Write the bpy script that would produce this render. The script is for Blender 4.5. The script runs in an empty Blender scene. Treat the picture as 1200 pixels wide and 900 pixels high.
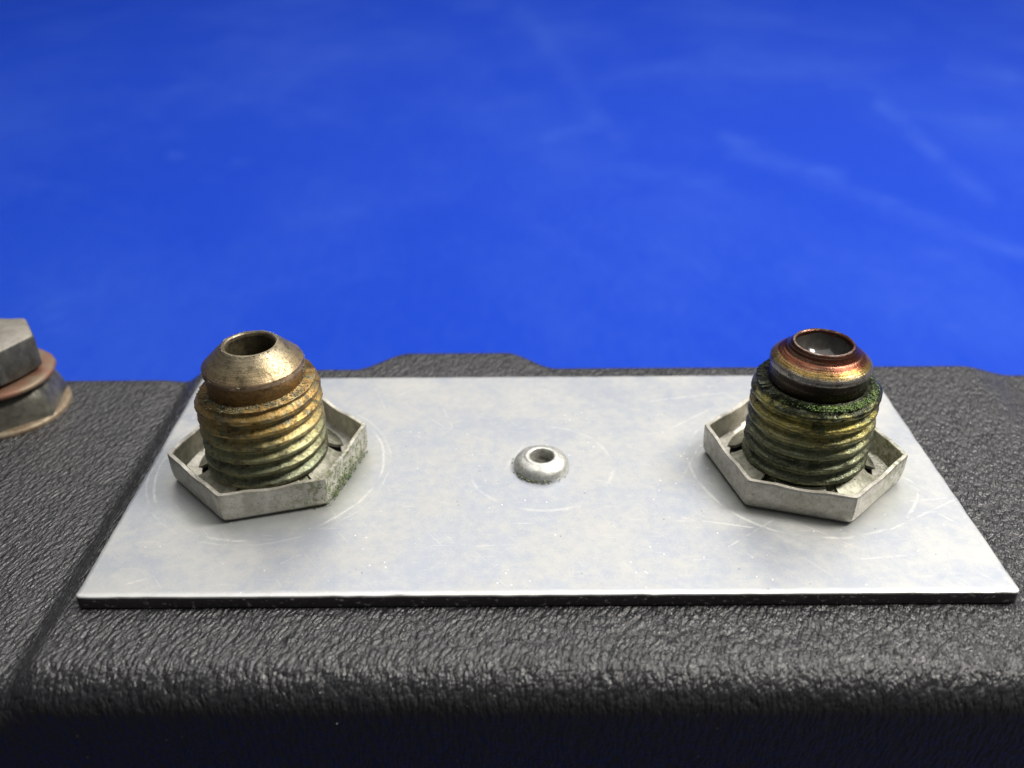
import bpy, bmesh, math, random
import numpy as np
from mathutils import Vector, Matrix, noise

MM = 0.001
PI = math.pi
ZP = 48.0                                     # height of the plate's top face above the table, mm
sc = bpy.context.scene
C = sc.collection
random.seed(4)

# ------------------------------------------------------------------ camera
def cam_axes(p, y, r):
    f = Vector((-math.sin(y)*math.cos(p), math.cos(y)*math.cos(p), -math.sin(p)))
    r0 = Vector((math.cos(y), math.sin(y), 0)); u0 = r0.cross(f)
    return r0*math.cos(r)+u0*math.sin(r), -r0*math.sin(r)+u0*math.cos(r), f
CAM = Vector((-2.9535, -59.4555, 57.4642+ZP)); FPX = 1052.0
RI, UP, FW = cam_axes(0.5378, 0.0017, -0.0071)
cd = bpy.data.cameras.new('camera'); cam = bpy.data.objects.new('camera', cd); C.objects.link(cam)
m = Matrix((RI, UP, -FW)).transposed().to_4x4(); m.translation = CAM*MM
cam.matrix_world = m
cd.sensor_width = 36; cd.lens = FPX/1200*36; cd.clip_start = 0.002; cd.clip_end = 20
cd.dof.use_dof = True; cd.dof.focus_distance = 0.089; cd.dof.aperture_fstop = 25
sc.camera = cam
def unproj(px, py, z):                        # photograph pixel -> point on the level plane z (mm)
    d = FW + RI*((px-600)/FPX) + UP*((450-py)/FPX)
    return CAM + d*((z-CAM.z)/d.z)

# ------------------------------------------------------------------ light
w = bpy.data.worlds.new('World'); sc.world = w; w.use_nodes = True
bg = w.node_tree.nodes['Background']; bg.inputs[0].default_value = (0.86, 0.93, 1, 1); bg.inputs[1].default_value = 0.12
def area(name, loc, target, sx, sy, power, col):
    l = bpy.data.lights.new(name, 'AREA'); l.shape = 'RECTANGLE'; l.size = sx; l.size_y = sy
    l.energy = power; l.color = col
    o = bpy.data.objects.new(name, l); C.objects.link(o); o.location = loc
    o.rotation_euler = (Vector(target)-Vector(loc)).to_track_quat('-Z', 'Y').to_euler()
    return o
area('ceiling_lamp', (0.38, 0.66, 1.0), (0.38, 0.52, 0.04), 1.8, 1.6, 21, (1, 0.97, 0.93))
area('work_lamp', (0.34, 0.04, 0.50), (0, 0.02, 0.04), 0.14, 0.14, 3.6, (1, 0.95, 0.87))
sc.view_settings.view_transform = 'Standard'; sc.view_settings.look = 'None'
sc.view_settings.exposure = 0.12; sc.view_settings.gamma = 1
sc.render.engine = 'CYCLES'

# ------------------------------------------------------------------ node helper
class N:
    def __init__(s, name):
        s.m = bpy.data.materials.new(name); s.m.use_nodes = True
        s.t = s.m.node_tree; s.b = s.t.nodes['Principled BSDF']; s.out = s.t.nodes['Material Output']
        tc = s.t.nodes.new('ShaderNodeTexCoord')
        s.co = s.vm('SCALE', tc.outputs['Object'], scale=1000.0)          # object coordinates in mm
        s.sep = s.t.nodes.new('ShaderNodeSeparateXYZ'); s.t.links.new(s.co, s.sep.inputs[0])
        s.x, s.y, s.z = s.sep.outputs
    def ln(s, a, sock):
        if hasattr(a, 'is_output'): s.t.links.new(a, sock)
        else: sock.default_value = a
    def vm(s, op, a, b=None, scale=None):
        n = s.t.nodes.new('ShaderNodeVectorMath'); n.operation = op; s.ln(a, n.inputs[0])
        if b is not None: s.ln(b, n.inputs[1])
        if scale is not None: n.inputs['Scale'].default_value = scale
        return n.outputs['Value'] if op in ('LENGTH', 'DISTANCE', 'DOT_PRODUCT') else n.outputs[0]
    def ma(s, op, a, b=None, c=None, clamp=False):
        n = s.t.nodes.new('ShaderNodeMath'); n.operation = op; n.use_clamp = clamp
        for i, v in enumerate((a, b, c)):
            if v is not None: s.ln(v, n.inputs[i])
        return n.outputs[0]
    def noise(s, scale, detail=3, rough=.55, vec=None, dist=0, stretch=None):
        v = vec if vec is not None else s.co
        if stretch: v = s.vm('MULTIPLY', v, stretch)
        n = s.t.nodes.new('ShaderNodeTexNoise'); s.t.links.new(v, n.inputs['Vector'])
        n.inputs['Scale'].default_value = scale; n.inputs['Detail'].default_value = detail
        n.inputs['Roughness'].default_value = rough; n.inputs['Distortion'].default_value = dist
        return n.outputs[0]
    def vor(s, scale, vec=None, stretch=None, feature='F1', rnd=1, smooth=.3):
        v = vec if vec is not None else s.co
        if stretch: v = s.vm('MULTIPLY', v, stretch)
        n = s.t.nodes.new('ShaderNodeTexVoronoi'); n.feature = feature; s.t.links.new(v, n.inputs['Vector'])
        n.inputs['Scale'].default_value = scale; n.inputs['Randomness'].default_value = rnd
        if feature == 'SMOOTH_F1': n.inputs['Smoothness'].default_value = smooth
        return n.outputs['Distance']
    def rng(s, v, a, b, c=0., d=1., smooth=True):
        n = s.t.nodes.new('ShaderNodeMapRange'); n.interpolation_type = 'SMOOTHSTEP' if smooth else 'LINEAR'
        s.ln(v, n.inputs[0])
        for i, k in enumerate((a, b, c, d)): n.inputs[i+1].default_value = k
        return n.outputs[0]
    def mix(s, f, a, b):
        n = s.t.nodes.new('ShaderNodeMix'); n.data_type = 'RGBA'
        s.ln(f, n.inputs[0])
        for v, i in ((a, 6), (b, 7)): s.ln(v if hasattr(v, 'is_output') else tuple(v)+(1,)*(4-len(v)), n.inputs[i])
        return n.outputs[2]
    def ramp(s, v, stops):
        n = s.t.nodes.new('ShaderNodeValToRGB'); s.ln(v, n.inputs[0]); e = n.color_ramp.elements
        while len(e) < len(stops): e.new(0.5)
        for k, (p, c) in enumerate(stops): e[k].position = p; e[k].color = tuple(c)+(1,)
        return n.outputs[0]
    def seg(s, ax, ay, bx, by, width, soft=None):                          # mask of a straight scratch in x,y (mm)
        dx, dy = bx-ax, by-ay; L = math.hypot(dx, dy); dx /= L; dy /= L
        px = s.ma('SUBTRACT', s.x, ax); py = s.ma('SUBTRACT', s.y, ay)
        t = s.ma('ADD', s.ma('MULTIPLY', px, dx), s.ma('MULTIPLY', py, dy))
        d = s.ma('ABSOLUTE', s.ma('ADD', s.ma('MULTIPLY', px, -dy), s.ma('MULTIPLY', py, dx)))
        over = s.ma('ABSOLUTE', s.ma('SUBTRACT', t, L/2)); over = s.ma('MAXIMUM', s.ma('SUBTRACT', over, L/2), 0.0)
        d = s.ma('ADD', d, s.ma('MULTIPLY', over, .25))
        return s.rng(d, width if soft is None else soft, 0., 0., 1.)
    def mx(s, *v):
        r = v[0]
        for k in v[1:]: r = s.ma('MAXIMUM', r, k)
        return r
    def bump(s, h, strength, dist_mm, prev=None):
        n = s.t.nodes.new('ShaderNodeBump'); s.ln(h, n.inputs['Height'])
        n.inputs['Strength'].default_value = strength; n.inputs['Distance'].default_value = dist_mm*MM
        if prev is not None: s.t.links.new(prev, n.inputs['Normal'])
        s.t.links.new(n.outputs[0], s.b.inputs['Normal']); return n.outputs[0]
    def set(s, **k):
        names = dict(col='Base Color', rough='Roughness', metal='Metallic', spec='Specular IOR Level', coat='Coat Weight', coatr='Coat Roughness', ior='IOR', aniso='Anisotropic')
        for a, v in k.items():
            i = s.b.inputs[names[a]]
            if hasattr(v, 'is_output'): s.t.links.new(v, i)
            elif a == 'col': i.default_value = tuple(v)+(1,)
            else: i.default_value = v
        return s.m

# ------------------------------------------------------------------ materials
def mat_case():
    n = N('black grained plastic')
    warp = n.noise(.35, 2)
    # lean the pebbles a little off the depth direction
    cx = n.t.nodes.new('ShaderNodeCombineXYZ')
    n.ln(n.ma('ADD', n.ma('SUBTRACT', n.x, n.ma('MULTIPLY', n.y, .28)), n.ma('MULTIPLY', warp, 1.2)), cx.inputs[0])
    n.ln(n.y, cx.inputs[1]); n.ln(n.z, cx.inputs[2])
    peb = n.vor(1.0, vec=cx.outputs[0], stretch=(2.4, 1.1, .6))
    peb2 = n.vor(1.0, vec=cx.outputs[0], stretch=(5.2, 3.2, 2.0))
    big = n.noise(.55, 3)
    fine = n.noise(7, 3)
    h = n.ma('ADD', n.ma('MULTIPLY', peb, -1.), n.ma('MULTIPLY', peb2, -.4))
    h = n.ma('ADD', h, n.ma('MULTIPLY', fine, .18)); h = n.ma('ADD', h, n.ma('MULTIPLY', big, .5))
    n.bump(h, 1.0, .24)
    dust = n.rng(n.noise(2.2, 5, .7), .56, .78)
    col = n.mix(n.ma('MULTIPLY', dust, .5), (.016, .016, .0185), (.05, .05, .053))
    speck = n.rng(n.vor(.55), .06, .045)
    spk = n.ma('MULTIPLY', speck, n.rng(n.noise(.2, 2), .52, .6))
    col = n.mix(n.ma('MULTIPLY', spk, .6), col, (.35, .34, .30))
    return n.set(col=col, rough=n.rng(n.noise(1.3, 4), .3, .7, .32, .50), spec=.75)

def ring(n, cx, cy, r, wdt, seed):
    wob = n.ma('MULTIPLY', n.ma('SUBTRACT', n.noise(.16, 3, vec=n.vm('ADD', n.co, (seed, 0, 0))), .5), .9)
    d = n.vm('DISTANCE', n.vm('MULTIPLY', n.co, (1, 1, 0)), (cx, cy, 0))
    d = n.ma('ABSOLUTE', n.ma('SUBTRACT', n.ma('ADD', d, wob), r))
    brk = n.rng(n.noise(.22, 2, vec=n.vm('ADD', n.co, (seed*3, 7, 0))), .40, .56)
    brk2 = n.rng(n.noise(1.6, 4, .8, vec=n.vm('ADD', n.co, (seed*5, 3, 0))), .34, .58, .3, 1.)
    return n.ma('MULTIPLY', n.rng(d, wdt, 0.), n.ma('MULTIPLY', brk, brk2))

FIT_L = (-29.25, 19.7); FIT_R = (28.0, 19.3)
def mat_plate():
    n = N('scuffed aluminium sheet')
    P = lambda x, y: tuple(unproj(x, y, ZP))[:2]
    def S(x0, y0, x1, y1, wd=.14): a = P(x0, y0); b = P(x1, y1); return n.seg(a[0], a[1], b[0], b[1], wd)
    mott = n.noise(.16, 3, .62); mott2 = n.noise(.9, 4, .75)
    grain = n.noise(3.0, 4, .7, stretch=(.16, 2.6, 1))
    spk = n.noise(5.5, 2, .8)
    tone = n.rng(n.ma('ADD', n.ma('ADD', n.ma('MULTIPLY', mott, .4), n.ma('MULTIPLY', mott2, .35)), n.ma('MULTIPLY', spk, .25)), .38, .62)
    col = n.mix(tone, (.335, .36, .41), (.45, .45, .438))
    # haze left round the fastened spots
    def halo(c, r0, r1):
        d = n.vm('DISTANCE', n.vm('MULTIPLY', n.co, (1, 1, 0)), (c[0], c[1], 0))
        return n.rng(n.ma('ADD', d, n.ma('MULTIPLY', mott2, 3.)), r1+1.5, r0+1.5)
    hz = n.mx(halo(FIT_L, 9.5, 13.5), halo(FIT_R, 9.5, 13.5))
    col = n.mix(n.ma('MULTIPLY', hz, .45), col, (.37, .375, .33))
    # bevel highlight painted as a brighter band along the front
    bevel_glint = n.rng(n.ma('ADD', n.y, n.ma('MULTIPLY', mott2, .9)), 1.25, .55)
    col = n.mix(n.ma('MULTIPLY', bevel_glint, .8), col, (.62, .62, .61))
    rings = n.mx(ring(n, *FIT_L, 12.1, .22, 3), ring(n, *FIT_R, 11.9, .26, 11), n.ma('MULTIPLY', ring(n, 0, 19.5, 7.7, .3, 23), .55), n.ma('MULTIPLY', ring(n, *FIT_L, 12.9, .16, 31), .6))
    scr = n.mx(S(1045, 620, 1130, 580), S(800, 607, 880, 618), S(855, 640, 905, 610), S(1060, 560, 1085, 573), S(1068, 587, 1115, 583, .1),
               S(760, 470, 850, 460), S(790, 500, 835, 478, .1), S(470, 462, 500, 450), S(150, 684, 180, 676), S(470, 470, 520, 500, .09), S(560, 640, 600, 638, .08), S(690, 560, 715, 566, .1), S(330, 660, 352, 650, .1), S(520, 480, 530, 500, .1),
               S(1095, 600, 1120, 612), S(1010, 655, 1070, 650, .09), S(440, 455, 452, 480, .1), S(600, 540, 606, 532, .6), S(820, 520, 800, 560, .08), S(905, 600, 1000, 640, .07))
    scr = n.ma('MULTIPLY', scr, n.rng(n.noise(.8, 4, .8), .38, .60))
    v1 = n.noise(1.0, 2, .5, vec=n.vm('ADD', n.vm('MULTIPLY', n.co, (.25, 5., 1)), (0, 0, 3)))
    v2n = n.t.nodes.new('ShaderNodeVectorRotate'); v2n.rotation_type = 'Z_AXIS'; n.t.links.new(n.co, v2n.inputs['Vector']); v2n.inputs['Angle'].default_value = .9
    v2 = n.noise(1.0, 2, .5, vec=n.vm('MULTIPLY', v2n.outputs[0], (.2, 6., 1)))
    fines = n.mx(n.rng(v1, .66, .74), n.rng(v2, .66, .74))
    marks = n.mx(rings, scr, n.ma('MULTIPLY', fines, .55))
    col = n.mix(n.ma('MULTIPLY', marks, .7), col, (.64, .635, .60))
    pit = n.ma('MULTIPLY', n.rng(n.vor(.8), .085, .06), n.rng(n.noise(.3, 2), .5, .62))
    lite = n.ma('MULTIPLY', n.rng(n.vor(1.1, vec=n.vm('ADD', n.co, (40, 9, 0))), .10, .06), n.rng(n.noise(.25, 2, vec=n.vm('ADD', n.co, (9, 40, 0))), .48, .6))
    col = n.mix(n.ma('MULTIPLY', pit, .7), col, (.16, .155, .13))
    col = n.mix(n.ma('MULTIPLY', lite, .8), col, (.95, .95, .93))
    rough = n.ma('ADD', n.rng(mott, .35, .65, .42, .54), n.ma('MULTIPLY', marks, .08))
    h = n.ma('ADD', n.ma('MULTIPLY', grain, .5), n.ma('MULTIPLY', pit, -.7))
    n.bump(h, .2, .05)
    return n.set(col=col, rough=rough, metal=.6, spec=.5)

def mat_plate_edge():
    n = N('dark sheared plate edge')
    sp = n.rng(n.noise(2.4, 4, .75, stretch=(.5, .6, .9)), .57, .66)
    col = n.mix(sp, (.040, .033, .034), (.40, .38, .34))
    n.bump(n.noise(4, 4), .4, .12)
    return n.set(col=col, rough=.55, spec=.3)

def mat_nut(green, seed):
    n = N('dull stamped steel')
    off = n.vm('ADD', n.co, (seed, seed*.7, 0))
    a = n.noise(.9, 5, .7, vec=off); b = n.noise(4.5, 4, .7, vec=off)
    col = n.mix(n.rng(a, .35, .65), (.42, .395, .335), (.60, .575, .51))
    col = n.mix(n.ma('MULTIPLY', n.rng(b, .60, .72), .55), col, (.17, .155, .12))
    col = n.mix(n.ma('MULTIPLY', n.rng(n.noise(1.7, 4, .7, vec=n.vm('ADD', off, (5, 5, 9))), .58, .70), .6), col, (.24, .20, .145))
    # green bloom on one side
    gx, gy = green
    side = n.rng(n.ma('ADD', n.ma('MULTIPLY', n.x, gx), n.ma('MULTIPLY', n.y, gy)), 4.5, 9.)
    g = n.ma('MULTIPLY', side, n.rng(n.noise(1.4, 5, .75, vec=off), .46, .58))
    col = n.mix(n.ma('MULTIPLY', g, .75), col, (.115, .15, .035))
    pit = n.rng(n.vor(2.2, vec=off), .16, .10)
    col = n.mix(n.ma('MULTIPLY', pit, .5), col, (.10, .09, .07))
    n.bump(n.ma('ADD', n.ma('MULTIPLY', a, .5), n.ma('SUBTRACT', n.ma('MULTIPLY', b, .5), n.ma('MULTIPLY', pit, .6))), .35, .10)
    return n.set(col=col, rough=n.rng(b, .3, .7, .34, .52), metal=.75)

def mat_thread(kind):
    n = N('tarnished brass thread' if kind == 'L' else 'oily green brass thread')
    a = n.noise(.55, 5, .7); b = n.noise(3.2, 5, .72)
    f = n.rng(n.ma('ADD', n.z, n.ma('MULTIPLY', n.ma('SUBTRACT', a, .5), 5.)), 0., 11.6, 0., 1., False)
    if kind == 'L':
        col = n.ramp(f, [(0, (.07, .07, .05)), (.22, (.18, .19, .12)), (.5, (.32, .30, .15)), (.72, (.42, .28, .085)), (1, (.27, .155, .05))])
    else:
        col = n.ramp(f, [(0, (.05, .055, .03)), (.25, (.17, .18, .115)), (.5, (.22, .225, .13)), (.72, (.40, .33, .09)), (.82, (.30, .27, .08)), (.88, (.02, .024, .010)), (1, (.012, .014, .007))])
    grim = n.rng(b, .48, .66)
    col = n.mix(n.ma('MULTIPLY', grim, .62), col, (.04, .034, .022))
    soot = n.rng(n.noise(.42, 4, .7, vec=n.vm('ADD', n.vm('MULTIPLY', n.co, (1, 1, 1.7)), (7, 2, 21))), .50, .62)
    col = n.mix(n.ma('MULTIPLY', soot, .72), col, (.055, .042, .028) if kind == 'L' else (.022, .026, .012))
    g = n.rng(n.noise(.8, 5, .75, vec=n.vm('ADD', n.co, (17, 3, 5))), .48, .62)
    col = n.mix(n.ma('MULTIPLY', g, .5), col, (.20, .235, .16) if kind == 'L' else (.16, .185, .115))
    pale = n.rng(n.noise(5, 4, .7, vec=n.vm('ADD', n.co, (3, 31, 5))), .62, .72)
    col = n.mix(n.ma('MULTIPLY', pale, .65), col, (.50, .49, .39))
    n.bump(n.ma('ADD', b, n.ma('MULTIPLY', a, .7)), .4, .16)
    return n.set(col=col, rough=n.rng(b, .3, .7, .30, .55) if kind == 'L' else n.rng(b, .3, .7, .2, .45), metal=.72)

def mat_cone(kind):
    n = N('worn bronze cone' if kind == 'L' else 'heat-tinted cone')
    a = n.noise(.6, 5, .7); b = n.noise(3.5, 5, .72)
    lines = n.noise(1., 2, .5, vec=n.vm('MULTIPLY', n.co, (.15, .15, 9)))
    f = n.rng(n.ma('ADD', n.z, n.ma('MULTIPLY', n.ma('SUBTRACT', a, .5), .7)), 9.5, 15.3, 0., 1., False)
    if kind == 'L':
        col = n.ramp(f, [(0, (.12, .075, .03)), (.2, (.33, .20, .07)), (.50, (.28, .16, .06)), (.56, (.36, .24, .16)), (.68, (.34, .26, .145)), (.9, (.28, .235, .155)), (1, (.22, .185, .13))])
        dirt = (.06, .045, .03)
    else:
        col = n.ramp(f, [(0, (.02, .02, .012)), (.36, (.03, .025, .015)), (.53, (.018, .016, .012)), (.57, (.34, .32, .30)), (.655, (.36, .33, .29)), (.70, (.33, .235, .075)), (.75, (.30, .17, .05)), (.775, (.15, .045, .02)), (.90, (.085, .025, .014)), (.965, (.10, .04, .025)), (1, (.38, .34, .30))])
        dirt = (.05, .02, .012)
    col = n.mix(n.ma('MULTIPLY', n.rng(b, .50, .66), .65), col, dirt)
    col = n.mix(n.ma('MULTIPLY', n.rng(n.noise(.9, 4, .7, vec=n.vm('ADD', n.co, (4, 18, 2))), .52, .64), .5), col, dirt)
    col = n.mix(n.ma('MULTIPLY', n.rng(lines, .55, .7), .3), col, (.5, .42, .3))
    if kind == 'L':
        # shade painted in: left side darker, turned away from the lamp
        shade_l = n.rng(n.ma('ADD', n.ma('MULTIPLY', n.x, -1.), n.ma('MULTIPLY', a, 4.)), 2.5, 7.5)
        col = n.mix(n.ma('MULTIPLY', shade_l, .5), col, (.13, .09, .07))
    n.bump(n.ma('ADD', n.ma('MULTIPLY', lines, .6), b), .35, .10)
    return n.set(col=col, rough=n.rng(b, .3, .7, .30, .52) if kind == 'L' else n.rng(b, .3, .7, .18, .36), metal=.8)

def mat_simple(name, c1, c2, scale, rough, metal=0., spec=.5, bump=.3, coat=0.):
    n = N(name)
    a = n.noise(scale, 5, .7)
    n.bump(n.noise(scale*3, 4, .7), bump, .1)
    return n.set(col=n.mix(n.rng(a, .35, .65), c1, c2), rough=rough, metal=metal, spec=spec, coat=coat)

def mat_blue():
    n = N('blue vinyl sheet')
    at = n.t.nodes.new('ShaderNodeAttribute'); at.attribute_name = 'scuff'
    cl2 = n.noise(.05, 3, .65)
    wash = n.rng(n.noise(.009, 4, .6, stretch=(1, .55, 1)), .38, .72)
    fine = n.noise(.35, 2, .7, stretch=(1, .35, 1))
    f = n.ma('ADD', n.ma('MULTIPLY', wash, .16), n.ma('MULTIPLY', at.outputs['Fac'], n.rng(cl2, .25, .7, .09, .37)))
    f = n.ma('ADD', f, n.ma('MULTIPLY', n.ma('SUBTRACT', fine, .5), .16), clamp=True)
    col = n.mix(f, (.0030, .041, .43), (.07, .155, .55))
    n.bump(n.noise(1.1, 2), .2, .3)
    return n.set(col=col, rough=.65, spec=.10)

M = dict(case=mat_case(), plate=mat_plate(), edge=mat_plate_edge(), blue=mat_blue(),
         nutL=mat_nut((.87, -.35), 0), nutR=mat_nut((.95, -.1), 13),
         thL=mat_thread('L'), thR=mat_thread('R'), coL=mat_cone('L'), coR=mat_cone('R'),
         tooth=mat_simple('greasy spring steel', (.15, .148, .11), (.30, .295, .235), 1.2, .5, .5),
         rivet=mat_simple('grey cast rivet', (.42, .42, .39), (.62, .62, .58), 2.2, .42, .65),
         plug=mat_simple('dark wet plug', (.030, .028, .026), (.055, .050, .046), .6, .14, 0., .35, .03, 0.),
         crust=mat_simple('wet green crust', (.04, .085, .012), (.18, .27, .06), 1.2, .14, 0., .7),
         crustb=mat_simple('grey green crust', (.12, .14, .07), (.36, .36, .25), 3., .6),
         dust=mat_simple('pale grit', (.45, .44, .40), (.75, .73, .68), 3., .6),
         gsteel=mat_simple('grey phosphated steel', (.05, .05, .045), (.10, .098, .088), .7, .42, .3),
         gtop=mat_simple('pale steel top', (.19, .175, .15), (.28, .26, .225), .5, .5, .35),  # top face paler than the sides
         copper=mat_simple('copper washer', (.19, .09, .058), (.19, .15, .10), .3, .55, .4),
         tan=mat_simple('tan plated flange', (.16, .115, .07), (.27, .22, .155), .8, .55, .4),
         nutlow=mat_simple('oily grey steel', (.07, .068, .055), (.15, .145, .12), .5, .42, .4),
         added_slab=mat_simple('dark bench top', (.018, .018, .021), (.035, .035, .038), .02, .6, 0., .3, .1),
         hole_shade=mat_simple('dark rivet stem', (.05, .05, .045), (.12, .118, .10), 1.5, .5, .4),  # dark colour stands in for the shade inside the rivet hole
         bore=mat_simple('shade-dark bore', (.022, .018, .011), (.07, .058, .03), 1.2, .5, .4))  # shade of the deep hole painted as a darker wall colour

# ------------------------------------------------------------------ mesh helpers
def build(name, V, F, mats, parent=None, loc=(0, 0, 0), smooth=True, sharp=40, fm=None):
    me = bpy.data.meshes.new(name)
    me.from_pydata([(v[0]*MM, v[1]*MM, v[2]*MM) for v in V], [], F)
    for mt in (mats if isinstance(mats, (list, tuple)) else [mats]): me.materials.append(mt)
    bm = bmesh.new(); bm.from_mesh(me); bmesh.ops.recalc_face_normals(bm, faces=bm.faces); bm.to_mesh(me); bm.free()
    if fm is not None: me.polygons.foreach_set('material_index', fm)
    if smooth:
        me.polygons.foreach_set('use_smooth', [True]*len(me.polygons))
        if sharp: me.set_sharp_from_angle(angle=math.radians(sharp))
    o = bpy.data.objects.new(name, me); C.objects.link(o)
    o.location = Vector(loc)*MM
    if parent is not None: o.parent = parent
    return o
def rings_mesh(rows, closed_ends=False):
    """rows: list of equal-length closed loops of points"""
    n = len(rows[0]); V = [p for r in rows for p in r]; F = []
    for i in range(len(rows)-1):
        for j in range(n):
            k = (j+1) % n
            F.append((i*n+j, i*n+k, (i+1)*n+k, (i+1)*n+j))
    if closed_ends:
        F.append(tuple(range(n))[::-1]); F.append(tuple(range((len(rows)-1)*n, len(rows)*n)))
    return V, F
def lathe(prof, n=72, wob=0., seed=0., sub=1):
    rows = []
    pts = []
    for a, b in zip(prof[:-1], prof[1:]):
        for k in range(sub): pts.append((a[0]+(b[0]-a[0])*k/sub, a[1]+(b[1]-a[1])*k/sub))
    pts.append(prof[-1])
    for r, z in pts:
        row = []
        for j in range(n):
            t = 2*PI*j/n; x, y = math.cos(t), math.sin(t)
            d = wob*noise.noise(Vector((x*r*.9+seed, y*r*.9, z*1.1))) if wob else 0
            row.append((x*(r+d), y*(r+d), z+d*.6))
        rows.append(row)
    return rows
def hex_r(t, a, p=46):
    s = sum(max(0., math.cos(t-k*PI/3))**p for k in range(6)); return a/s**(1/p)
def hex_rows(prof, rot, n=144, p=46, wob=.0, seed=0):
    """prof: (apothem, z, roundness 0 hex..1 circle)"""
    rows = []
    for a, z, c in prof:
        row = []
        for j in range(n):
            t = 2*PI*j/n; r = hex_r(t, a, p)*(1-c)+a*c
            zz = z
            x, y = math.cos(t+rot)*r, math.sin(t+rot)*r
            d = wob*noise.noise(Vector((x*.5+seed, y*.5, z*.6)))
            row.append((x+d*math.cos(t+rot), y+d*math.sin(t+rot), zz+d*.5))
        rows.append(row)
    return rows
def grit(name, pts, mat, parent, loc=(0, 0, 0), rng=(.08, .2)):
    V, F = [], []
    for (x, y, z) in pts:
        r = random.uniform(*rng); b = len(V)
        ax = [r*random.uniform(.6, 1.3) for _ in range(6)]
        for d, s in zip(((1,0,0),(-1,0,0),(0,1,0),(0,-1,0),(0,0,1),(0,0,-1)), ax):
            V.append((x+d[0]*s, y+d[1]*s, z+d[2]*s*.8))
        for f in ((0,2,4),(2,1,4),(1,3,4),(3,0,4),(2,0,5),(1,2,5),(3,1,5),(0,3,5)): F.append(tuple(b+i for i in f))
    o = build(name, V, F, mat, parent, loc, smooth=True, sharp=None); o['kind'] = 'stuff'; return o
def sstep(x, a, b):
    t = min(1, max(0, (x-a)/(b-a))); return t*t*(3-2*t)

# ------------------------------------------------------------------ setting: the blue sheet
def blue_sheet():
    # level sheet that curves up far behind, one continuous piece
    ys = list(np.arange(-18., 60., 19.))+list(np.arange(60., 1100., 3.5))+list(np.arange(1100., 2700., 100.))
    prof = [(y, 0.) for y in ys]
    for k in range(0, 10):
        t = k/9*PI/2; prof.append((2700+500*math.sin(t), 500-500*math.cos(t)))
    prof.append((3200, 1400))
    xs = list(np.arange(-2600, -760, 160.))+list(np.arange(-760., 760., 4.))+list(np.arange(760, 2700, 160.))
    n = len(xs); PY = np.array([p[0] for p in prof]); PZ = np.array([p[1] for p in prof])
    Xg, Yg = np.meshgrid(np.array(xs), PY); Zg = np.repeat(PZ[:, None], n, 1)
    V = np.stack([Xg, Yg, Zg], -1).reshape(-1, 3)
    F = [(i*n+j, i*n+j+1, (i+1)*n+j+1, (i+1)*n+j) for i in range(len(prof)-1) for j in range(n-1)]
    o = build('blue_sheet', V.tolist(), F, M['blue'], sharp=None); o['kind'] = 'structure'
    # worn pale scuffs: where each lies on the sheet was read off the photograph
    d = V-np.array(CAM); zc = np.maximum(d@np.array(FW), 1.)
    U = np.stack([600+FPX*(d@np.array(RI))/zc, 450-FPX*(d@np.array(UP))/zc], -1)
    acc = np.zeros(len(V))
    rs = np.random.RandomState(5)
    L = [(1030,122,1095,180,9,.75), (1095,180,1160,232,10,.5), (860,180,1040,240,10,.42), (1040,240,1230,305,9,.62), (610,15,640,50,13,.45), (640,50,700,140,16,.32),
         (700,140,730,170,12,.35), (850,160,880,172,9,.5), (870,165,980,215,12,.28), (640,162,690,150,8,.42), (1120,75,1185,88,14,.5), (720,80,1050,75,11,.2), (1040,128,1170,145,9,.25),
         (720,195,840,215,10,.28), (958,198,985,206,8,.45), (201,180,209,181,6,.8), (276,192,286,188,5,.5), (244,208,250,210,5,.35), (60,350,66,380,10,.35), (380,60,560,90,16,.16), (480,60,520,45,12,.2),
         (700,100,860,60,8,.22), (760,290,860,330,12,.2), (600,250,700,310,14,.16), (100,110,330,95,14,.13), (330,260,520,225,14,.16), (900,330,1100,300,12,.15), (320,120,420,150,10,.18)]
    for _ in range(60):
        x, y = rs.uniform(0, 1200), rs.uniform(0, 400); a = rs.uniform(-.5, .7); l = rs.uniform(40, 200)
        L.append((x, y, x+l*math.cos(a), y+l*math.sin(a), rs.uniform(3, 9), rs.uniform(.05, .17)))
    for x0, y0, x1, y1, wd, k in L:
        e = np.array((x1-x0, y1-y0)); l2 = e@e; p = U-np.array((x0, y0)); t = np.clip(p@e/l2, 0, 1)
        bow = .018*math.sqrt(l2)*np.sin(t*PI)*(1 if (x0+y1) % 2 < 1 else -1)
        q = p-t[:, None]*e; q[:, 1] += bow
        acc = acc+(1-acc)*k*np.exp(-((q**2).sum(1))/(wd*.85)**2)
    at = o.data.attributes.new('scuff', 'FLOAT', 'POINT'); at.data.foreach_set('value', acc.astype(np.float32))
    o['label'] = 'scuffed bright blue vinyl sheet lying under and behind the black case'
    return o
blue_sheet()
def added_slab():  # unseen slab added so the case front reflects dark, not blue
    V = [(x, y, z) for z in (-3., -40.) for x, y in ((-2600, -700), (2600, -700), (2600, 400), (-2600, 400))]
    F = [(0, 1, 2, 3), (4, 5, 6, 7), (0, 1, 5, 4), (1, 2, 6, 5), (2, 3, 7, 6), (3, 0, 4, 7)]
    o = build('added_slab_top', V, F, M['added_slab'], smooth=False); o['kind'] = 'structure'
added_slab()

# ------------------------------------------------------------------ the thing
root = bpy.data.objects.new('instrument_case', None); C.objects.link(root)
root.empty_display_size = .02
root['label'] = 'black leather-grained plastic case carrying an aluminium plate with two threaded fittings'
root['category'] = 'case'

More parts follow.
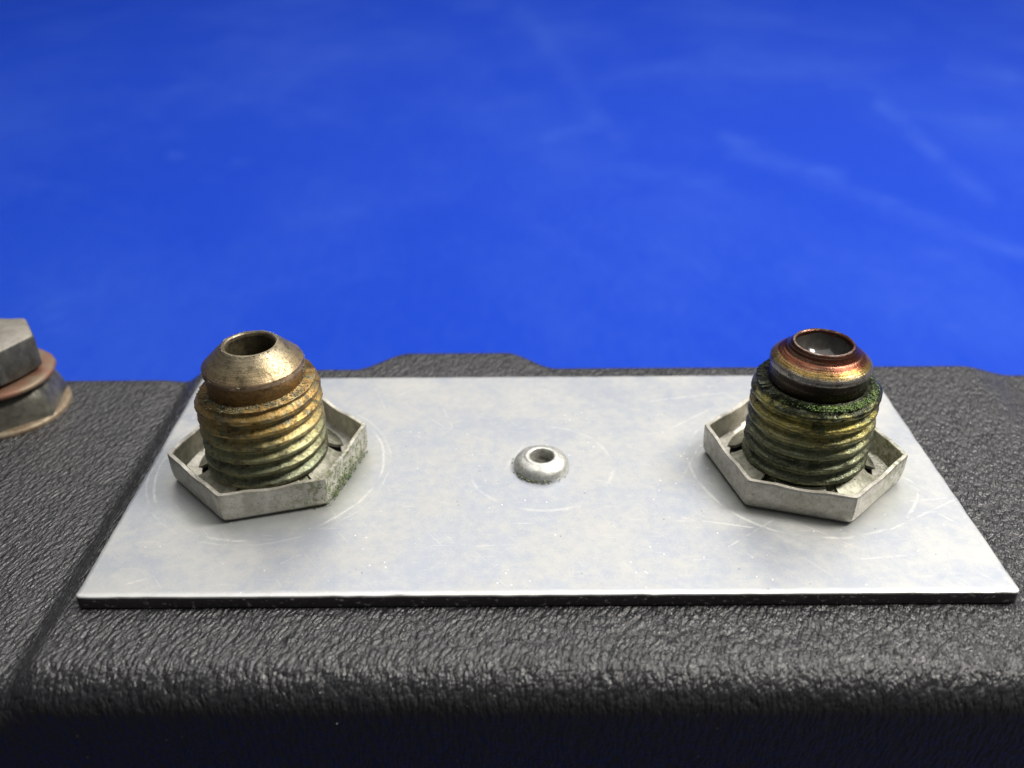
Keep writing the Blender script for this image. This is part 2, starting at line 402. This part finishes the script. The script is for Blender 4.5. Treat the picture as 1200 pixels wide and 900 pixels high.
def case_body():
    top = ZP-1.5
    xs = list(np.arange(-170, -80, 3.0))+list(np.arange(-80, 75, .5))+list(np.arange(75, 190, 3.0))
    rows = []
    R, RB = 3.6, 2.2
    for x in xs:
        z = top - 1.7*sstep(-x, 43.4, 46.6) + .25*sstep(-x, 46.6, 50) - 1.5*sstep(x, 56.0, 63.5)
        tab = sstep(x, -24.0, -17.0)*(1-sstep(x, -4.0, 2.8))
        yb = 45.0+3.9*tab; z_b = .25*tab; yf = -9.2 - .25*math.sin(x*.02)
        # gentle sag so the top is not dead flat
        row = [(x, yf+2.5, 0)]
        for k in range(12): row.append((x, yf+2.2*(1-k/11)**1.5, .6+(z-R-.6)*k/11))
        for k in range(1, 11):
            t = k/10*PI/2; row.append((x, yf+R-R*math.cos(t), z-R+R*math.sin(t)))
        y0, y1 = yf+R, yb-RB
        for k in range(1, 41):
            u = k/41; y = y0+(y1-y0)*u
            row.append((x, y, z+z_b*sstep(y, 38, 44)))
        for k in range(0, 9):
            t = k/8*PI/2; row.append((x, y1+RB*math.sin(t), z+z_b-RB+RB*math.cos(t)))
        for k in range(1, 9): row.append((x, yb-1.5*k/8, (z+z_b-RB)*(1-k/8)))
        rows.append(row)
    V, F = rings_mesh(rows, True)
    o = build('case_body', V, F, M['case'], root, sharp=60)
    o['label'] = 'black pebble-grained plastic body with rounded edges and a raised pad'
    return o
body = case_body()

def cover_plate():
    x0, x1, y0, y1, t = -42.5, 42.5, 0., 38.8, 1.5
    bm = bmesh.new()
    nx, ny = 60, 28
    V = []
    def outline(ins, z):
        pts = []; rc = .5
        for cx, cy, a0 in ((x1, y1, 0), (x0, y1, 1), (x0, y0, 2), (x1, y0, 3)):
            sx = 1 if cx == x1 else -1; sy = 1 if cy == y1 else -1
            ccx, ccy = cx-sx*(rc), cy-sy*(rc)
            for k in range(5):
                a = (a0+k/4)*PI/2; pts.append((ccx+(rc-ins)*math.cos(a), ccy+(rc-ins)*math.sin(a), z))
        return pts
    loops = [outline(.15, ZP-t), outline(0, ZP-t+.15), outline(0, ZP-.20), outline(.05, ZP-.07), outline(.18, ZP), outline(.45, ZP+.002)]
    # densify the long sides with slight shear marks
    def dens(lp):
        out = []
        for a, b in zip(lp, lp[1:]+lp[:1]):
            L = math.dist(a, b); k = max(1, round(math.dist(a, b)/1.2)) if L > 5 else 1
            for i in range(k): out.append(tuple(a[c]+(b[c]-a[c])*i/k for c in range(3)))
        return out
    n = min(len(dens(l)) for l in loops)
    rows = [dens(l) for l in loops]; rows = [r[:n] for r in rows]
    for r in rows[:5]:
        for i, p in enumerate(r):
            d = .09*noise.noise(Vector((p[0]*.9, p[1]*.9, p[2]*.6))); r[i] = (p[0]+d, p[1]+d, p[2])
    V, F = rings_mesh(rows, True)
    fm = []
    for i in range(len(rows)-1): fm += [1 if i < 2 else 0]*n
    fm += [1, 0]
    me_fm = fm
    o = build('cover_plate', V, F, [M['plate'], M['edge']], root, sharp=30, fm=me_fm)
    o['label'] = 'scratched silver aluminium plate riveted flat on the case'
    return o
plate = cover_plate()

def rivet():
    prof = [(2.98, -.05), (3.02, .25), (2.92, .62), (2.62, .98), (2.2, 1.22), (1.85, 1.34), (1.72, 1.42), (1.5, 1.44), (1.33, 1.38), (1.26, 1.2), (1.22, .6), (1.2, .05)]
    V, F = rings_mesh(lathe(prof, 64, .03, 5, 2))
    o = build('rivet', V, F, M['rivet'], plate, (0.05, 19.5, ZP), sharp=60)
    o['label'] = 'small round grey hollow rivet between the two fittings'
    build('rivet_hole_shade', *rings_mesh(lathe([(1.23, .30), (.9, .22), (.5, .30), (.02, .33)], 40, .03, 7)), M['hole_shade'], o)  # dark disc painted in place of the shaded hole bottom
    pts = []
    for _ in range(60):
        a = random.gauss(-PI/2-.5, .55); r = 3.0+random.uniform(0, .25); pts.append((r*math.cos(a), r*math.sin(a), random.uniform(.02, .3)))
    grit('rivet_grit', pts, M['crustb'], o, rng=(.05, .13))
rivet()

# ------------------------------------------------------------------ fittings
def thread_mesh(Rm, depth, pitch, z0, z1, seed, ztop, phase=0., n=132, step=.075):
    rows = []; nz = int((z1-z0)/step)
    for i in range(nz+1):
        z = z0+(z1-z0)*i/nz; row = []
        for j in range(n):
            t = 2*PI*j/n
            u = ((z-phase)/pitch - t/(2*PI)) % 1.0
            tri = abs(u-.5)*2                         # 0 at crest, 1 at root
            prof = min(1., max(0., (tri-.22)/.66))
            x, y = math.cos(t), math.sin(t)
            nz1 = noise.noise(Vector((x*4+seed, y*4, z*.9))); nz2 = noise.noise(Vector((x*14+seed, y*14, z*3.2)))
            nz3 = noise.noise(Vector((x*7+seed*2, y*7, z*6.)))
            r = Rm - depth*prof*(1-.18*nz1) + .09*nz1*(1-prof) + .06*nz2 - .28*max(0., nz3-.28)*(1-prof)
            over = z-ztop(t if t < PI else t-2*PI)-.06*nz2   # the thread runs out here and only the core goes on
            if over > -.30: r = min(r, Rm-.12-.35*(over+.30)/.30+.05*nz2)
            if over > 0: r = 4.75
            row.append((x*r, y*r, z))
        rows.append(row)
    # close inwards at the top
    for k, f in enumerate((.94, .86)):
        rows.append([(p[0]*f, p[1]*f, z1+.02) for p in rows[-1-k]])
    return rings_mesh(rows)

def ztop_l(t):                                            # t in -pi..pi, front at -pi/2
    return 10.2+1.05*(t+PI)/PI if t < 0 else 11.25-1.05*sstep(t, .2, 2.9)
def ztop_r(t): return 10.78+.10*math.cos(t)
def fitting(kind, loc):
    seed = 3.1 if kind == 'L' else 57.3
    if kind == 'L':
        V, F = thread_mesh(6.36, .60, 1.52, -.2, 11.5, seed, ztop_l, .1)
    else:
        V, F = thread_mesh(6.36, .62, 1.52, -.2, 11.2, seed, ztop_r, .4)
    o = build('flare_fitting', V, F, M['th'+kind], root, (*loc, ZP), sharp=None)
    o['label'] = 'tarnished brass threaded fitting with an open bore' if kind == 'L' else 'oily green threaded fitting with a plugged, heat-tinted tip'
    if kind == 'L':
        prof = [(2.40, 14.75), (2.43, 14.92), (2.48, 15.08), (2.6, 15.2), (2.8, 15.18), (2.98, 15.04),
                (3.6, 14.5), (4.3, 13.85), (4.8, 13.35), (5.02, 13.12), (5.1, 12.95), (5.08, 12.6), (4.96, 12.48), (4.92, 11.6), (4.92, 10.0)]
    else:
        prof = [(2.5, 13.9), (2.6, 14.8), (2.68, 15.05), (2.8, 15.16), (2.98, 15.14), (3.1, 15.0), (3.35, 14.66), (3.62, 14.34), (3.78, 14.24),
                (4.2, 13.92), (4.6, 13.6), (4.86, 13.36), (4.97, 13.18), (4.99, 12.85), (4.93, 12.66), (4.84, 12.56), (4.82, 12.2), (4.82, 11.2), (4.82, 10.4)]
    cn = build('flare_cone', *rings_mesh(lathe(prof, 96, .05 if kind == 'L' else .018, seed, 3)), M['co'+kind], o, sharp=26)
    if kind == 'L':
        cn['label'] = 'worn bronze cone with an open hole'
        b = build('bore', *rings_mesh(lathe([(2.41, 14.8), (2.36, 14.4), (2.2, 13.6), (2.1, 9), (2.05, 3.2), (1.6, 2.9), (.02, 2.8)], 48)), M['bore'], o)
    else:
        cn['label'] = 'brown and gold heat-tinted cone'
        pl = build('bore_plug', *rings_mesh(lathe([(2.70, 15.05), (2.58, 14.7), (2.4, 14.3), (2.1, 13.85), (1.7, 13.45), (1.2, 13.15), (.6, 12.98), (.02, 12.93)], 72, .02, 9)), M['plug'], o, sharp=None)
        pl['label'] = 'dark glossy plug sunk in the tip'
    # crust along the shoulder and in the run-out
    pts = []
    if kind == 'L':
        for _ in range(420):
            a = random.gauss(-PI/2+.25, .75); r = random.uniform(4.95, 6.05); z = ztop_l(max(-PI, min(PI, a)))+.05+.12*random.random()-.35*max(0, r-5.6)
            pts.append((r*math.cos(a), r*math.sin(a), z))
        for _ in range(160):
            a = random.uniform(-2.9, .3); z = random.uniform(.8, 9.5); r = 6.0+random.uniform(-.15, .3)
            pts.append((r*math.cos(a), r*math.sin(a), z))
        for _ in range(120):
            a = random.gauss(.35, .35); z = random.uniform(11.2, 12.8); r = 4.95+random.uniform(0, .12); pts.append((r*math.cos(a), r*math.sin(a), z))
        for _ in range(150):
            a = random.uniform(0, 2*PI); r = random.choice((2.85, 5.09)); pts.append((r*math.cos(a), r*math.sin(a), 15.17 if r < 3 else random.uniform(12.7, 13.0)))
        grit('thread_crust', pts, M['crustb'], o, rng=(.03, .10))
    else:
        for _ in range(800):
            a = random.gauss(-PI/2+.35, .50); r = random.uniform(5.25, 6.05); z = ztop_r(a)+.02+.10*random.random()-.3*max(0, r-5.6)
            pts.append((r*math.cos(a), r*math.sin(a), z))
        grit('thread_crust', pts, M['crust'], o, rng=(.04, .13))
        pts = []
        for _ in range(130):
            a = random.uniform(-2.9, .3); z = random.uniform(.8, 9.); r = 6.0+random.uniform(-.15, .3); pts.append((r*math.cos(a), r*math.sin(a), z))
        grit('thread_grit', pts, M['crustb'], o, rng=(.04, .11))
    return o
fitting('L', FIT_L); fitting('R', FIT_R)

def lock_nut(kind, loc, rot, tilt):
    ap = 8.95
    # hex with flats' normals at rot + k*60 deg
    prof = [(7.4, .30, 1), (8.2, .0, .5), (8.45, .0, .0), (8.62, .12, 0), (8.93, .55, 0), (9.02, 1.5, 0), (9.04, 3.2, 0), (9.03, 3.40, 0), (8.97, 3.49, 0), (8.60, 3.49, 0),
            (8.53, 3.42, 0), (8.50, 3.1, 0), (8.47, 1.6, 0.02), (8.3, 1.0, .12), (8.0, .75, .40), (7.75, .66, .8), (7.4, .62, 1), (7.35, .5, 1), (7.4, .30, 1)]
    rows = hex_rows(prof, rot, 144, 90, .025, 5 if kind == 'L' else 23)
    # the rim is a little lower midway along each flat
    for r_i in range(5, 13):
        for j in range(144):
            t = 2*PI*j/144; dip = .22*max(0, math.cos(6*t))*min(1, (prof[r_i][1]-1)/2)
            p = rows[r_i][j]; rows[r_i][j] = (p[0], p[1], p[2]-dip)
    o = build('lock_nut', *rings_mesh(rows), M['nut'+kind], root, (*loc, ZP), sharp=34)
    o.rotation_euler = tilt
    o['label'] = 'stamped hexagonal lock nut with green bloom round the open-bored fitting' if kind == 'L' else 'stamped hexagonal lock nut round the plugged fitting'
    for k in range(6):                                   # spring teeth that bite the thread
        a0 = rot+PI/6+k*PI/3+.10; a1 = a0+PI/3-.20; V = []; F = []
        nn = 10
        for i in range(nn+1):
            a = a0+(a1-a0)*i/nn
            for r, z in ((7.75, .72), (6.9, .98), (6.0, 1.5+.25*i/nn), (6.0, 1.1+.25*i/nn), (6.9, .6), (7.75, .38)):
                V.append((r*math.cos(a), r*math.sin(a), z))
        for i in range(nn):
            for c in range(6):
                d = (c+1) % 6; F.append((i*6+c, i*6+d, i*6+6+d, i*6+6+c))
        F.append(tuple(range(6))); F.append(tuple(range(nn*6, nn*6+6))[::-1])
        build('tooth', V, F, M['tooth'], o, sharp=45)
    if kind == 'L':
        pts = []
        a = rot-PI/6+0
        # crust on the flat that faces right and towards the front
        for _ in range(260):
            t = random.gauss(-.35, .28); r = hex_r(t-rot, 9.0)+.02; pts.append((r*math.cos(t), r*math.sin(t), abs(random.gauss(.5, 1.1))))
        pts = [p for p in pts if p[2] < 3.3]
        grit('nut_crust', pts, M['crust'], o, rng=(.05, .13))
    return o
def hex_rot(edge_deg): return math.radians(edge_deg-90)   # normal of the front flat
lock_nut('L', (-29.1, 20.0), hex_rot(15), (0, 0, 0))
lock_nut('R', (27.8, 19.2), hex_rot(-16.6), (0, 0, 0))

# ------------------------------------------------------------------ port plug on the lower shoulder
def port_plug():
    loc = (-66.8, 36.6, ZP-2.97)
    up = [(0.02, 9.9, 1), (1.5, 9.9, 1), (1.7, 10.45, 1), (2.4, 10.5, 1), (4.5, 10.45, .75), (5.0, 10.15, .1), (5.1, 9.9, 0), (5.1, 6.3, 0), (4.9, 5.9, .3), (4.3, 5.8, .8), (3.6, 5.7, 1), (3.6, 5.0, 1)]
    o = build('port_plug', *rings_mesh(hex_rows(up, math.radians(34), 96, 60, .05, 3)), [M['gsteel'], M['gtop']], root, loc, sharp=35)
    me = o.data
    for p in me.polygons:
        if p.center.z > 10.2*MM: p.material_index = 1
    o['label'] = 'grey hexagonal plug with a copper washer on the lower shoulder of the case'
    w = build('sealing_washer', *rings_mesh(lathe([(3.0, 4.5), (6.3, 4.5), (6.62, 4.68), (6.75, 4.98), (6.62, 5.28), (6.3, 5.45), (3.0, 5.5)], 72, .08, 2, 2)), M['copper'], o, sharp=None)
    w['label'] = 'round copper washer'
    lo = [(3.5, 4.5, 1), (5.0, 4.4, .8), (5.4, 4.1, .3), (6.0, 2.9, .1), (6.4, 1.2, .05), (6.5, .5, .1), (5.5, .55, 1), (3, .5, 1)]
    b = build('collar_nut', *rings_mesh(hex_rows(lo, math.radians(10), 96, 40, .05, 8)), M['nutlow'], o, sharp=35)
    f = build('flange_washer', *rings_mesh(lathe([(3, .75), (6.6, .72), (7.2, .62), (7.45, .38), (7.45, .0), (7.0, -.2)], 72, .06, 6, 2)), M['tan'], o, sharp=50)
port_plug()

# ------------------------------------------------------------------ loose grit
pts = []
for px, py in ((325, 827), (375, 812), (1126, 826), (1166, 820), (202, 792), (548, 828), (596, 807), (395, 848)):
    d = FW + RI*((px-600)/FPX) + UP*((450-py)/FPX); t = (-9.25-CAM.y)/d.y; pts.append(tuple(CAM+d*t))
for _ in range(260):
    x = random.uniform(-75, 62); y = random.choice((random.uniform(-5.5, -.6), random.uniform(-5, 42)))
    if -43.2 < x < 43.2 and y > -.5: continue
    if -48 < x < -43 or x < -58 or x > 55: continue
    pts.append((x, y, ZP-1.5-(1.45 if x < -44 else 0)+.02))
grit('loose_grit', pts, M['dust'], body, rng=(.03, .085))
pts = []
for _ in range(150):
    x = random.uniform(-42, 42); y = random.uniform(.4, 38.4); pts.append((x, y, ZP+.01))
grit('plate_grit', pts, M['dust'], plate, rng=(.02, .055))
